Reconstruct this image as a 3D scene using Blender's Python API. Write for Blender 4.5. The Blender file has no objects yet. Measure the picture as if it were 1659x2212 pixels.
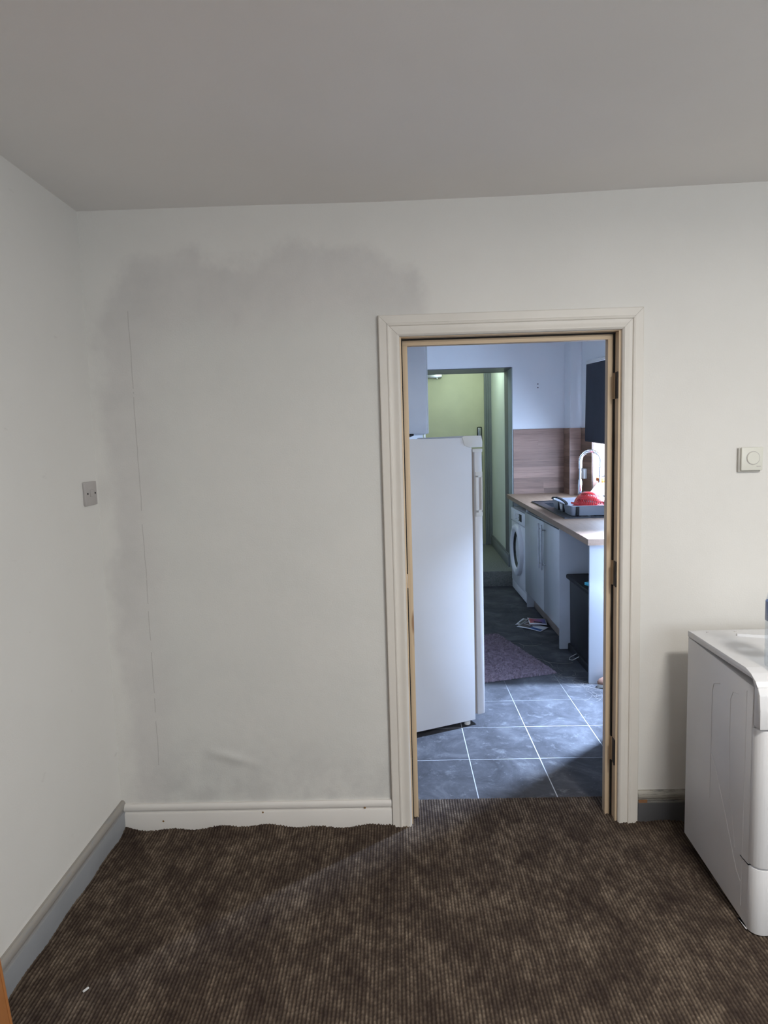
import bpy, bmesh, math, random
import numpy as np
from mathutils import Vector, Matrix

random.seed(7)
rng = np.random.default_rng(7)
S = bpy.context.scene
COL = S.collection
R = math.radians

# ------------------------------------------------------------------ camera
CAM_LOC = Vector((0.0, -2.5013, 1.5658))
F_PX, PITCH, ROLL, YAW = 1386.0, 0.1050, 0.0292, -0.0199
cp, sp_, cy, sy, cr, sr = math.cos(PITCH), math.sin(PITCH), math.cos(YAW), math.sin(YAW), math.cos(ROLL), math.sin(ROLL)
fwd = Vector((sy * cp, cy * cp, -sp_)); rgt = Vector((cy, -sy, 0)); dwn = fwd.cross(rgt)
X = cr * rgt + sr * dwn
D = -sr * rgt + cr * dwn
cam_d = bpy.data.cameras.new('camera'); cam = bpy.data.objects.new('camera', cam_d); COL.objects.link(cam)
cam_d.sensor_fit = 'HORIZONTAL'; cam_d.sensor_width = 36.0; cam_d.lens = 36.0 * F_PX / 1659.0
cam_d.clip_start = 0.05
cam.matrix_world = Matrix(((X.x, -D.x, -fwd.x, CAM_LOC.x), (X.y, -D.y, -fwd.y, CAM_LOC.y), (X.z, -D.z, -fwd.z, CAM_LOC.z), (0, 0, 0, 1)))
S.camera = cam

# ------------------------------------------------------------------ world, lights, exposure
w = bpy.data.worlds.new('sky'); S.world = w; w.use_nodes = True
w.node_tree.nodes['Background'].inputs[0].default_value = (0.62, 0.75, 1.0, 1)
w.node_tree.nodes['Background'].inputs[1].default_value = 1.0
S.view_settings.view_transform = 'Standard'; S.view_settings.look = 'None'
S.view_settings.gamma = 1.0; S.view_settings.use_curve_mapping = False
S.view_settings.exposure = 0.05
S.cycles.use_denoising = True
S.cycles.max_bounces = 6; S.cycles.diffuse_bounces = 4; S.cycles.glossy_bounces = 3; S.cycles.caustics_reflective = False; S.cycles.caustics_refractive = False
S.cycles.use_adaptive_sampling = True; S.cycles.adaptive_threshold = 0.08; S.cycles.adaptive_min_samples = 16
S.cycles.sample_clamp_indirect = 8.0

def area(name, loc, direction, sx, sy_, power, col):
    l = bpy.data.lights.new(name, 'AREA'); l.shape = 'RECTANGLE'; l.size = sx; l.size_y = sy_
    l.energy = power; l.color = col
    o = bpy.data.objects.new(name, l); COL.objects.link(o); o.location = loc
    o.rotation_euler = Vector(direction).to_track_quat('-Z', 'Y').to_euler()
    return o
# daylight by the windows of the place, lamps, and an added floor-patch spot
area('window_daylight', (1.75, -3.98, 1.60), (0, 1, -0.05), 1.9, 1.35, 38, (0.90, 0.945, 0.98))
lamp = bpy.data.lights.new('ceiling_lamp_light', 'AREA'); lamp.shape = 'DISK'; lamp.size = 0.34; lamp.energy = 39; lamp.color = (1.0, 0.96, 0.895)
lampo = bpy.data.objects.new('ceiling_lamp_light', lamp); COL.objects.link(lampo); lampo.location = (1.20, -2.0, 2.405)
area('kitchen_window_daylight', (2.10, 3.10, 1.55), (-1, 0, -0.1), 1.2, 1.1, 168, (0.52, 0.70, 1.0))
area('back_door_daylight', (1.93, 1.22, 1.15), (-1, 0, 0), 0.36, 1.6, 13, (0.52, 0.70, 1.0))
area('floor_patch_spot', (1.88, 1.41, 1.75), (-0.93, -0.51, -1.75), 0.08, 0.08, 52, (0.50, 0.67, 1.0)).data.spread = R(74)  # added small spot that makes the bright patch on the kitchen floor
hl = bpy.data.lights.new('hall_lamp_light', 'POINT'); hl.energy = 10; hl.color = (0.76, 1.0, 0.84); hl.shadow_soft_size = 0.10
hlo = bpy.data.objects.new('hall_lamp_light', hl); COL.objects.link(hlo); hlo.location = (0.85, 5.25, 2.55)

# ------------------------------------------------------------------ materials
MATS = {}
def nt(name):
    m = bpy.data.materials.new(name); m.use_nodes = True
    t = m.node_tree; b = t.nodes['Principled BSDF']
    return m, t, b
def N(t, typ, **kw):
    n = t.nodes.new(typ)
    for k, v in kw.items(): setattr(n, k, v)
    return n
def mth(t, op, a, b=None, c=None):
    n = N(t, 'ShaderNodeMath', operation=op)
    for i, v in enumerate((a, b, c)):
        if v is None: continue
        if isinstance(v, (int, float)): n.inputs[i].default_value = v
        else: t.links.new(v, n.inputs[i])
    return n.outputs[0]
def coords(t, scale=(1, 1, 1)):
    tc = N(t, 'ShaderNodeTexCoord'); mp = N(t, 'ShaderNodeMapping'); mp.inputs['Scale'].default_value = scale
    t.links.new(tc.outputs['Object'], mp.inputs[0]); return mp.outputs[0]
def noise(t, vec, scale, detail=4, rough=.55, dist=0):
    n = N(t, 'ShaderNodeTexNoise'); n.inputs['Scale'].default_value = scale; n.inputs['Detail'].default_value = detail
    n.inputs['Roughness'].default_value = rough; n.inputs['Distortion'].default_value = dist
    t.links.new(vec, n.inputs['Vector']); return n.outputs['Fac']
def ramp(t, fac, stops):
    r = N(t, 'ShaderNodeValToRGB'); e = r.color_ramp.elements
    while len(e) < len(stops): e.new(0.5)
    for i, (p, c) in enumerate(stops):
        e[i].position = p; e[i].color = (*c, 1) if len(c) == 3 else c
    t.links.new(fac, r.inputs[0]); return r.outputs[0]
def mixc(t, fac, a, b, mode='MIX'):
    n = N(t, 'ShaderNodeMix', data_type='RGBA', blend_type=mode)
    for s, v in ((n.inputs[0], fac), (n.inputs[6], a), (n.inputs[7], b)):
        if isinstance(v, (int, float)): s.default_value = v
        elif isinstance(v, tuple): s.default_value = (*v, 1)
        else: t.links.new(v, s)
    return n.outputs[2]
def bump(t, b, h, strength, dist=.002):
    n = N(t, 'ShaderNodeBump'); n.inputs['Strength'].default_value = strength; n.inputs['Distance'].default_value = dist
    t.links.new(h, n.inputs['Height']); t.links.new(n.outputs[0], b.inputs['Normal']); return n
def mat(name, c1, c2=None, scale=4, rough=.5, metal=0, bmp=0, bscale=150, bdist=.002, stretch=(1, 1, 1), lo=.35, hi=.65, spec=.5, detail=5):
    if name in MATS: return MATS[name]
    m, t, b = nt(name)
    b.inputs['Roughness'].default_value = rough; b.inputs['Metallic'].default_value = metal
    b.inputs['Specular IOR Level'].default_value = spec
    v = coords(t, stretch)
    if c2 is None: c2 = tuple(x * .94 for x in c1)
    t.links.new(ramp(t, noise(t, v, scale, detail), [(lo, c1), (hi, c2)]), b.inputs['Base Color'])
    if bmp: bump(t, b, noise(t, v, bscale, 3), bmp, bdist)
    MATS[name] = m; return m

def mat_back_wall():
    m, t, b = nt('emulsion_with_patched_doorway'); b.inputs['Roughness'].default_value = .8
    tc = N(t, 'ShaderNodeTexCoord'); sep = N(t, 'ShaderNodeSeparateXYZ'); t.links.new(tc.outputs['Object'], sep.inputs[0])
    v = tc.outputs['Object']
    x0, z0 = sep.outputs[0], sep.outputs[2]
    wob = mth(t, 'MULTIPLY', mth(t, 'SUBTRACT', noise(t, v, 3, 4, .6), .5), .30)
    x = mth(t, 'ADD', x0, wob)
    wob2 = mth(t, 'MULTIPLY', mth(t, 'SUBTRACT', noise(t, v, 4.3, 4, .6), .5), .30)
    z = mth(t, 'ADD', z0, wob2)
    def sdf(cx, hx, top, r):          # rounded top patch, distance outside its edge
        qx = mth(t, 'ADD', mth(t, 'SUBTRACT', mth(t, 'ABSOLUTE', mth(t, 'SUBTRACT', x, cx)), hx), r)
        qz = mth(t, 'ADD', mth(t, 'SUBTRACT', z, top), r)
        ox = mth(t, 'MAXIMUM', qx, 0); oz = mth(t, 'MAXIMUM', qz, 0)
        L = mth(t, 'SQRT', mth(t, 'ADD', mth(t, 'MULTIPLY', ox, ox), mth(t, 'MULTIPLY', oz, oz)))
        return mth(t, 'SUBTRACT', mth(t, 'ADD', L, mth(t, 'MINIMUM', mth(t, 'MAXIMUM', qx, qz), 0)), r)
    def soft(d, a, bb):
        n = N(t, 'ShaderNodeMapRange', interpolation_type='SMOOTHSTEP'); t.links.new(d, n.inputs[0])
        n.inputs[1].default_value = a; n.inputs[2].default_value = bb; n.inputs[3].default_value = 1; n.inputs[4].default_value = 0
        return n.outputs[0]
    outer = soft(sdf(-.50, .61, 2.29, .26), -.03, .05)
    inner = soft(sdf(-.47, .50, 2.06, .10), -.10, .08)
    base = ramp(t, noise(t, v, 2.2, 5), [(.3, (.775, .76, .725)), (.7, (.735, .72, .685))])
    band = ramp(t, noise(t, v, 4, 4, .65), [(.3, (.69, .67, .645)), (.7, (.615, .60, .58))])
    inn = ramp(t, noise(t, v, 3.5, 6, .6), [(.3, (.725, .72, .685)), (.7, (.675, .68, .65))])
    c = mixc(t, mth(t, 'MULTIPLY', outer, .95), base, band); c = mixc(t, mth(t, 'MULTIPLY', inner, .8), c, inn)
    # bare plaster smears low down, near the skirting
    low = N(t, 'ShaderNodeMapRange'); t.links.new(z, low.inputs[0]); low.inputs[1].default_value = .42; low.inputs[2].default_value = .17
    lm = mth(t, 'MULTIPLY', mth(t, 'MULTIPLY', low.outputs[0], outer), ramp(t, noise(t, v, 9, 5), [(.4, (0, 0, 0)), (.6, (1, 1, 1))]))
    c = mixc(t, mth(t, 'MULTIPLY', lm, .55), c, (.55, .545, .53))
    # hairline crack of the old frame
    cx = mth(t, 'ADD', mth(t, 'ADD', x0, 1.006), mth(t, 'MULTIPLY', mth(t, 'SUBTRACT', noise(t, v, 6, 4), .5), .016))
    line = mth(t, 'LESS_THAN', mth(t, 'ABSOLUTE', cx), .0016)
    line = mth(t, 'MULTIPLY', line, mth(t, 'LESS_THAN', z0, 2.10)); line = mth(t, 'MULTIPLY', line, mth(t, 'GREATER_THAN', z0, .28))
    gaps = mth(t, 'GREATER_THAN', noise(t, v, 11, 3), .43)
    line = mth(t, 'MULTIPLY', line, gaps)
    c = mixc(t, mth(t, 'MULTIPLY', line, .5), c, (.40, .38, .36))
    # scattered scuffs
    sc = ramp(t, noise(t, coords(t, (14, 14, 34)), 1.0, 3), [(.76, (0, 0, 0)), (.80, (1, 1, 1))])
    c = mixc(t, mth(t, 'MULTIPLY', sc, .18), c, (.4, .38, .36))
    t.links.new(c, b.inputs['Base Color'])
    h = mth(t, 'ADD', mth(t, 'MULTIPLY', noise(t, v, 170, 3), .5), mth(t, 'MULTIPLY', noise(t, v, 3.2, 3), 7.0))
    h = mth(t, 'SUBTRACT', h, mth(t, 'MULTIPLY', line, 1.5))
    gx = mth(t, 'DIVIDE', mth(t, 'ADD', mth(t, 'ADD', x0, .70), mth(t, 'MULTIPLY', z0, .0)), .085); gz = mth(t, 'DIVIDE', mth(t, 'SUBTRACT', mth(t, 'ADD', z0, mth(t, 'MULTIPLY', mth(t, 'ADD', x0, .70), .28)), .305), .024)
    gs = mth(t, 'POWER', 2.718, mth(t, 'MULTIPLY', mth(t, 'ADD', mth(t, 'MULTIPLY', gx, gx), mth(t, 'MULTIPLY', gz, gz)), -1.0))
    h = mth(t, 'ADD', h, mth(t, 'MULTIPLY', gs, 6.0))
    bump(t, b, h, .45, .0022)
    return m
def mat_painted_wall(name, c1, c2, marks=.25, texture=.35):
    m, t, b = nt(name); b.inputs['Roughness'].default_value = .82
    v = coords(t)
    c = ramp(t, noise(t, v, 2, 5), [(.3, c1), (.7, c2)])
    sc = ramp(t, noise(t, coords(t, (9, 9, 22)), 1.0, 4), [(.70, (0, 0, 0)), (.78, (1, 1, 1))])
    c = mixc(t, mth(t, 'MULTIPLY', sc, marks), c, (.42, .40, .38))
    t.links.new(c, b.inputs['Base Color'])
    h = mth(t, 'ADD', mth(t, 'MULTIPLY', noise(t, v, 170, 3), .5), mth(t, 'MULTIPLY', noise(t, v, 2.6, 3), 6.0))
    bump(t, b, h, texture, .0022); return m
def mat_wood(name, c1, c2, c3, axis='Z', fine=60, knots=None, rough=.55, spec=.5):
    if name in MATS: return MATS[name]
    m, t, b = nt(name); b.inputs['Roughness'].default_value = rough; b.inputs['Specular IOR Level'].default_value = spec
    st = {'X': (.045, 1, 1), 'Y': (1, .045, 1), 'Z': (1, 1, .045)}[axis]
    v = coords(t, st)
    f = noise(t, v, fine, 6, .6, .6)
    c = ramp(t, f, [(.25, c1), (.5, c2), (.78, c3)])
    g = noise(t, coords(t, tuple(s * .25 for s in st)), fine * .6, 3)
    c = mixc(t, .45, c, ramp(t, g, [(.3, c1), (.7, c3)]))
    if knots:
        vo = N(t, 'ShaderNodeTexVoronoi'); vo.inputs['Scale'].default_value = 1.0
        ks = {'X': (2.6, 14, 14), 'Y': (14, 2.6, 14), 'Z': (14, 14, 2.6)}[axis]
        t.links.new(coords(t, ks), vo.inputs['Vector'])
        k = ramp(t, vo.outputs['Distance'], [(.10, (1, 1, 1)), (.17, (0, 0, 0))])
        c = mixc(t, mth(t, 'MULTIPLY', k, .8), c, knots)
    t.links.new(c, b.inputs['Base Color'])
    bump(t, b, f, .15, .001)
    MATS[name] = m; return m
def mat_carpet():
    m, t, b = nt('brown_rib_carpet'); b.inputs['Roughness'].default_value = .95; b.inputs['Specular IOR Level'].default_value = .1
    at = N(t, 'ShaderNodeAttribute', attribute_name='tone')
    v = coords(t)
    big = noise(t, coords(t, (1, .8, 1)), 7, 6, .62)
    sm = noise(t, coords(t, (1, .55, 1)), 46, 3, .6)
    top = ramp(t, mth(t, 'ADD', mth(t, 'MULTIPLY', big, .55), mth(t, 'MULTIPLY', sm, .45)), [(.36, (.058, .041, .033)), (.50, (.132, .099, .074)), (.66, (.32, .25, .185))])
    c = mixc(t, at.outputs['Fac'], (.022, .015, .013), top)
    t.links.new(c, b.inputs['Base Color'])
    bump(t, b, noise(t, v, 900, 2), .5, .001); return m
def mat_tile():
    m, t, b = nt('slate_floor_tile')
    v = coords(t); tc = N(t, 'ShaderNodeObjectInfo')
    gp = N(t, 'ShaderNodeNewGeometry')
    off = N(t, 'ShaderNodeVectorMath', operation='ADD'); t.links.new(gp.outputs['Position'], off.inputs[0]); off.inputs[1].default_value = (3, 1, 0)
    p = off.outputs[0]
    c = ramp(t, noise(t, p, 4.5, 8, .68, .8), [(.32, (.046, .046, .051)), (.52, (.076, .077, .085)), (.72, (.14, .142, .153))])
    dust_light = ramp(t, noise(t, p, 11, 8, .72, .4), [(.56, (0, 0, 0)), (.74, (1, 1, 1))])
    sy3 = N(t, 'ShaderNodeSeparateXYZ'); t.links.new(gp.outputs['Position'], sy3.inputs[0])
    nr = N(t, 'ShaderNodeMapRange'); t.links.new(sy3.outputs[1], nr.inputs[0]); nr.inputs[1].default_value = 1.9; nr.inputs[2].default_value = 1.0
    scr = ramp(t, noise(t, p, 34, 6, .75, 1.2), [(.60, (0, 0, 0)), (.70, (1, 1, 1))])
    c = mixc(t, mth(t, 'MULTIPLY', mth(t, 'ADD', mth(t, 'MULTIPLY', dust_light, .30), mth(t, 'MULTIPLY', scr, .22)), mth(t, 'ADD', nr.outputs[0], .12)), c, (.40, .41, .43))  # near dust strengthened in the colour so the light patch reads brighter
    t.links.new(c, b.inputs['Base Color'])
    t.links.new(ramp(t, noise(t, p, 9, 5), [(.3, (.55, .55, .55)), (.7, (.75, .75, .75))]), b.inputs['Roughness']); b.inputs['Specular IOR Level'].default_value = .12
    bump(t, b, noise(t, p, 60, 6, .7), .25, .002); return m
def mat_worn(name, base, chip, under, worn=.5):
    m, t, b = nt(name); b.inputs['Roughness'].default_value = .5
    v = coords(t)
    c = ramp(t, noise(t, v, 5, 5), [(.3, base), (.7, tuple(x * .86 for x in base))])
    sep = N(t, 'ShaderNodeSeparateXYZ'); t.links.new(v, sep.inputs[0])
    up = N(t, 'ShaderNodeMapRange'); t.links.new(sep.outputs[2], up.inputs[0]); up.inputs[1].default_value = .085; up.inputs[2].default_value = .10
    k = mth(t, 'MULTIPLY', up.outputs[0], ramp(t, noise(t, coords(t, (3, 3, 30)), 4, 6, .7), [(.30, (0, 0, 0)), (.5, (1, 1, 1))]))
    c = mixc(t, mth(t, 'MULTIPLY', k, worn), c, under)
    ch = ramp(t, noise(t, v, 17, 4), [(.69, (0, 0, 0)), (.705, (1, 1, 1))])
    c = mixc(t, mth(t, 'MULTIPLY', ch, .85), c, chip)
    t.links.new(c, b.inputs['Base Color']); return m

WALL_BACK = mat_back_wall()
WALL_LEFT = mat_painted_wall('warm_white_emulsion', (.775, .765, .74), (.745, .735, .71))
CEIL = mat_painted_wall('ceiling_white', (.85, .83, .81), (.82, .80, .78), .05, .2)
KWALL = mat_painted_wall('kitchen_white_emulsion', (.80, .81, .83), (.77, .78, .80), .06, .25)
CARPET = mat_carpet()
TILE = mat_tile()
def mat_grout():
    m, t, b = nt('dusty_grout_far_shade'); b.inputs['Roughness'].default_value = .9
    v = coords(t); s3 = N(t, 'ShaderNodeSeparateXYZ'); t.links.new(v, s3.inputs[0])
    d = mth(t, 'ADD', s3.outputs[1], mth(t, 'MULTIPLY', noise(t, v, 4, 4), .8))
    t.links.new(ramp(t, mth(t, 'MULTIPLY', d, .25), [(.36, (.44, .45, .47)), (.52, (.08, .08, .085))]), b.inputs['Base Color']); return m  # dusty pale near; far grout darkened to stand in for shade
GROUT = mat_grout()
CREAM = mat('cream_primer_paint', (.74, .705, .65), (.70, .665, .61), 3, .45, bmp=.08, bscale=90)
CREAM2 = mat('new_skirting_primer', (.76, .735, .70), (.72, .695, .66), 3, .42)
PINE = mat_wood('pine', (.64, .495, .335), (.71, .565, .40), (.575, .425, .27), 'Z', 70, (.26, .13, .055))
PINE_X = mat_wood('pine_crosswise', (.64, .495, .335), (.71, .565, .40), (.575, .425, .27), 'X', 70, (.26, .13, .055))
SEAL = mat('black_rubber_seal', (.012, .010, .010), None, 5, .8)
HINGE = mat('dark_bronze_hinge', (.055, .045, .042), (.035, .03, .03), 20, .45, .6)
STEEL = mat('brushed_steel', (.52, .52, .53), (.44, .44, .45), 30, .32, 1.0)
CHROME = mat('chrome', (.85, .86, .88), None, 5, .12, 1.0)
WHITE_PL = mat('white_plastic', (.78, .78, .76), (.74, .74, .73), 6, .35)
CREAM_PL = mat('ivory_plastic', (.74, .735, .66), (.71, .705, .63), 6, .4)
GREY_PL = mat('aged_grey_plastic', (.50, .475, .465), (.46, .435, .425), 5, .45)
ENAMEL = mat('white_enamel', (.80, .80, .82), (.77, .77, .79), 5, .28, bmp=.03, bscale=40)
FRIDGE = mat('fridge_enamel', (.76, .77, .80), (.74, .75, .78), 4, .38, bmp=.06, bscale=300)
DRYER = mat('dryer_enamel', (.74, .74, .75), (.71, .71, .72), 4, .34)
GASKET = mat('beige_gasket', (.34, .31, .29), None, 6, .7)
GREYPAINT = mat('grey_gloss_paint', (.245, .26, .275), (.22, .235, .25), 5, .4)
DARKFRAME = mat('dark_grey_frame_paint', (.13, .13, .145), (.11, .11, .125), 5, .45)
REVEAL = mat('grey_green_reveal_paint', (.33, .36, .36), (.30, .33, .33), 5, .6)
SK_LEFT = mat_worn('worn_grey_skirting', (.30, .315, .335), (.62, .62, .57), (.36, .33, .29), .8)
SK_RIGHT = mat_worn('chipped_shaded_skirting', (.085, .085, .09), (.40, .385, .34), (.40, .38, .33), .9)  # dark grey paint, base deepened to stand in for the shade there
GABLE = mat('gloss_white_board', (.56, .57, .59), (.53, .54, .56), 3, .16)
DOORF = mat('gloss_cabinet_white', (.54, .55, .55), (.51, .52, .52), 3, .2, spec=.35)
PLINTH = mat_wood('plinth_oak', (.24, .19, .155), (.29, .235, .19), (.20, .155, .125), 'Y', 40)
WORKTOP = mat_wood('wood_block_worktop', (.27, .175, .118), (.37, .255, .18), (.17, .105, .07), 'Y', 80, None, .48, .3)
def plank_mat(i):
    rr = random.Random(i); k = .84 + .3 * rr.random() - (.2 if rr.random() < .25 else 0)
    c = (.31 * k, .198 * k, .155 * k)
    return mat_wood('splash_strip_%d' % i, tuple(a * .55 for a in c), c, tuple(a * 1.4 for a in c), 'X', 95 + 40 * rr.random(), None, .5, .25)
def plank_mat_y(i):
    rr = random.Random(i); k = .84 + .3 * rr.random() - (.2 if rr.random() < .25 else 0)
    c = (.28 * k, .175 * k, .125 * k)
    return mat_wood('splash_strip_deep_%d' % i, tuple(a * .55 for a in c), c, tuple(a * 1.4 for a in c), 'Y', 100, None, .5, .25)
BLACK_PL = mat('black_plastic', (.012, .012, .013), (.016, .016, .017), 8, .42, spec=.3)
BLACK_SOFT = mat('black_matt_plastic', (.012, .012, .013), None, 8, .6, spec=.3)
SINKM = mat('black_composite', (.030, .033, .040), (.022, .024, .03), 60, .33)
RACKM = mat('grey_rack_plastic', (.27, .285, .315), (.24, .255, .285), 5, .38)
RED = mat('red_plastic', (.58, .035, .035), (.52, .028, .03), 4, .26)
ORANGE = mat('orange_plastic', (.85, .22, .03), None, 4, .35)
BLIND = mat('navy_blind_fabric', (.030, .036, .055), (.026, .031, .048), 8, .85, bmp=.3, bscale=700)
RUGM = mat('mauve_rug_pile', (.25, .195, .225), (.15, .115, .135), 42, .95, spec=.1, bmp=.6, bscale=400)
HALLC = mat('hall_carpet', (.31, .315, .29), (.20, .205, .19), 90, .95, bmp=.6, bscale=350, spec=.1)
HALLD = mat('cream_flush_door', (.68, .645, .47), (.61, .58, .42), 2.2, .5)
HALLW = mat_painted_wall('hall_white', (.74, .76, .70), (.70, .72, .66), .05, .25)
LEAFM = mat_wood('orange_stained_timber', (.42, .165, .05), (.50, .21, .07), (.36, .13, .035), 'Z', 40)
def mat_glass(name, col=(1, 1, 1), rough=.02, ior=1.45):
    m, t, b = nt(name); b.inputs['Base Color'].default_value = (*col, 1); b.inputs['Roughness'].default_value = rough
    b.inputs['Transmission Weight'].default_value = 1; b.inputs['IOR'].default_value = ior; return m
def mat_pane():
    m, t, b = nt('window_pane'); t.nodes.remove(b)
    o = t.nodes['Material Output']; tr = N(t, 'ShaderNodeBsdfTransparent'); gl = N(t, 'ShaderNodeBsdfGlossy'); gl.inputs['Roughness'].default_value = .02
    mx = N(t, 'ShaderNodeMixShader'); mx.inputs[0].default_value = .06
    t.links.new(tr.outputs[0], mx.inputs[1]); t.links.new(gl.outputs[0], mx.inputs[2]); t.links.new(mx.outputs[0], o.inputs[0]); return m
PANE = mat_pane()
def mat_thin():
    m, t, b = nt('clear_bottle_plastic'); t.nodes.remove(b); o = t.nodes['Material Output']
    tr = N(t, 'ShaderNodeBsdfTransparent'); tr.inputs[0].default_value = (.90, .93, .96, 1); gl = N(t, 'ShaderNodeBsdfGlossy'); gl.inputs['Roughness'].default_value = .06
    mx = N(t, 'ShaderNodeMixShader'); mx.inputs[0].default_value = .14; t.links.new(tr.outputs[0], mx.inputs[1]); t.links.new(gl.outputs[0], mx.inputs[2]); t.links.new(mx.outputs[0], o.inputs[0]); return m
BOTTLE = mat_thin()
LABELM = mat('blue_bottle_label', (.22, .30, .55), (.55, .60, .70), 7, .4)
PORTHOLE = mat('dark_porthole_glass', (.012, .013, .016), (.03, .03, .034), 6, .08)

# ------------------------------------------------------------------ mesh helpers
class MB:
    def __init__(s): s.bm = bmesh.new()
    def _merge(s, b2):
        me = bpy.data.meshes.new('tmp'); b2.to_mesh(me); b2.free(); s.bm.from_mesh(me); bpy.data.meshes.remove(me)
    def box(s, x0, x1, y0, y1, z0, z1, bev=0, seg=2, M=None):
        b = bmesh.new(); bmesh.ops.create_cube(b, size=1)
        for v in b.verts: v.co = Vector(((x0 + x1) / 2 + v.co.x * (x1 - x0), (y0 + y1) / 2 + v.co.y * (y1 - y0), (z0 + z1) / 2 + v.co.z * (z1 - z0)))
        if bev: bmesh.ops.bevel(b, geom=list(b.edges), offset=bev, segments=seg, affect='EDGES', profile=.5)
        if M: bmesh.ops.transform(b, matrix=M, verts=b.verts)
        s._merge(b); return s
    def quad(s, *pts):
        s.bm.faces.new([s.bm.verts.new(p) for p in pts]); return s
    def prism(s, pts, axis, a0, a1, bev=0, seg=2, M=None):
        """polygon pts (u,v) swept along axis from a0 to a1. axis X:(u,v)=(y,z)  Y:(x,z)  Z:(x,y)"""
        b = bmesh.new()
        def P(u, v, a): return {'X': (a, u, v), 'Y': (u, a, v), 'Z': (u, v, a)}[axis]
        A = [b.verts.new(P(u, v, a0)) for u, v in pts]; B = [b.verts.new(P(u, v, a1)) for u, v in pts]
        n = len(pts); b.faces.new(A); b.faces.new(list(reversed(B)))
        for i in range(n): b.faces.new((A[i], B[i], B[(i + 1) % n], A[(i + 1) % n]))
        bmesh.ops.recalc_face_normals(b, faces=b.faces)
        if bev: bmesh.ops.bevel(b, geom=list(b.edges), offset=bev, segments=seg, affect='EDGES', profile=.5)
        if M: bmesh.ops.transform(b, matrix=M, verts=b.verts)
        s._merge(b); return s
    def lathe(s, prof, seg=32, M=None, skip=None):
        b = bmesh.new(); rings = []
        for r, z in prof:
            if r < 1e-6: rings.append([b.verts.new((0, 0, z))])
            else: rings.append([b.verts.new((r * math.cos(2 * math.pi * k / seg), r * math.sin(2 * math.pi * k / seg), z)) for k in range(seg)])
        for i in range(len(rings) - 1):
            a, c = rings[i], rings[i + 1]
            for k in range(seg):
                if skip and skip(i, k): continue
                k2 = (k + 1) % seg
                if len(a) == 1 and len(c) == 1: continue
                if len(a) == 1: b.faces.new((a[0], c[k2], c[k]))
                elif len(c) == 1: b.faces.new((a[k], a[k2], c[0]))
                else: b.faces.new((a[k], a[k2], c[k2], c[k]))
        bmesh.ops.recalc_face_normals(b, faces=b.faces)
        if M: bmesh.ops.transform(b, matrix=M, verts=b.verts)
        s._merge(b); return s
    def tube(s, pts, r, seg=10, cap=True):
        pts = [Vector(p) for p in pts]; b = bmesh.new(); rings = []
        up = Vector((0, 0, 1)); prev = None
        for i, p in enumerate(pts):
            d = (pts[min(i + 1, len(pts) - 1)] - pts[max(i - 1, 0)]).normalized()
            if prev is None:
                u = d.cross(up if abs(d.z) < .9 else Vector((1, 0, 0))).normalized()
            else: u = (prev - d * prev.dot(d)).normalized()
            prev = u; v = d.cross(u); rr = r[i] if isinstance(r, (list, tuple)) else r
            rings.append([b.verts.new(p + u * rr * math.cos(2 * math.pi * k / seg) + v * rr * math.sin(2 * math.pi * k / seg)) for k in range(seg)])
        for a, c in zip(rings, rings[1:]):
            for k in range(seg): b.faces.new((a[k], a[(k + 1) % seg], c[(k + 1) % seg], c[k]))
        if cap: b.faces.new(rings[0]); b.faces.new(list(reversed(rings[-1])))
        bmesh.ops.recalc_face_normals(b, faces=b.faces); s._merge(b); return s
    def build(s, name, m, parent=None, smooth=True, angle=35):
        me = bpy.data.meshes.new(name); s.bm.to_mesh(me); s.bm.free()
        return link(name, me, m, parent, smooth, angle)
def link(name, me, m, parent=None, smooth=True, angle=35):
    if m: me.materials.append(m)
    if smooth and len(me.polygons):
        me.polygons.foreach_set('use_smooth', [True] * len(me.polygons)); me.set_sharp_from_angle(angle=R(angle))
    o = bpy.data.objects.new(name, me); COL.objects.link(o)
    if parent is not None: attach(o, parent)
    return o
def base_matrix(o):
    return Matrix.LocRotScale(o.location, o.rotation_euler.to_quaternion(), o.scale)
def attach(o, parent, local=False):
    o.parent = parent
    return o
def thing(name, label, cat, loc=(0, 0, 0), rot=(0, 0, 0), group=None, kind=None):
    e = bpy.data.objects.new(name, None); COL.objects.link(e); e.location = loc; e.rotation_euler = rot; e.empty_display_size = .05
    return tag(e, label, cat, group, kind)
def tag(o, label, cat=None, group=None, kind=None):
    if label: o['label'] = label
    if cat: o['category'] = cat
    if group: o['group'] = group
    if kind: o['kind'] = kind
    return o
def struct(o, label, cat=None): return tag(o, label, cat, None, 'structure')
def BX(name, m, parent, *b, bev=0): return MB().box(*b, bev=bev).build(name, m, parent)
def rotm(axis, a, at=(0, 0, 0)):
    return Matrix.Translation(at) @ Matrix.Rotation(a, 4, axis) @ Matrix.Translation(-Vector(at))

# ------------------------------------------------------------------ the near room
XL, XR, YR = -1.174, 2.75, -4.10
HT = 2.475
OX0, OX1, OZ = .016, .877, 1.988          # structural opening for the lining
TH = .10                                   # thickness of the partition
b = MB()
b.box(XL - .1, OX0, 0, TH, -.02, 2.62); b.box(OX1, XR + .1, 0, TH, -.02, 2.62); b.box(OX0, OX1, 0, TH, OZ, 2.62)
struct(b.build('wall_back', WALL_BACK, smooth=False), 'off-white plastered wall with a grey patched-in former doorway', 'wall')
struct(BX('wall_left', WALL_LEFT, None, XL - .1, XL, YR, 0, -.02, 2.62), 'warm white scuffed side wall with a switch plate', 'wall')
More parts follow.
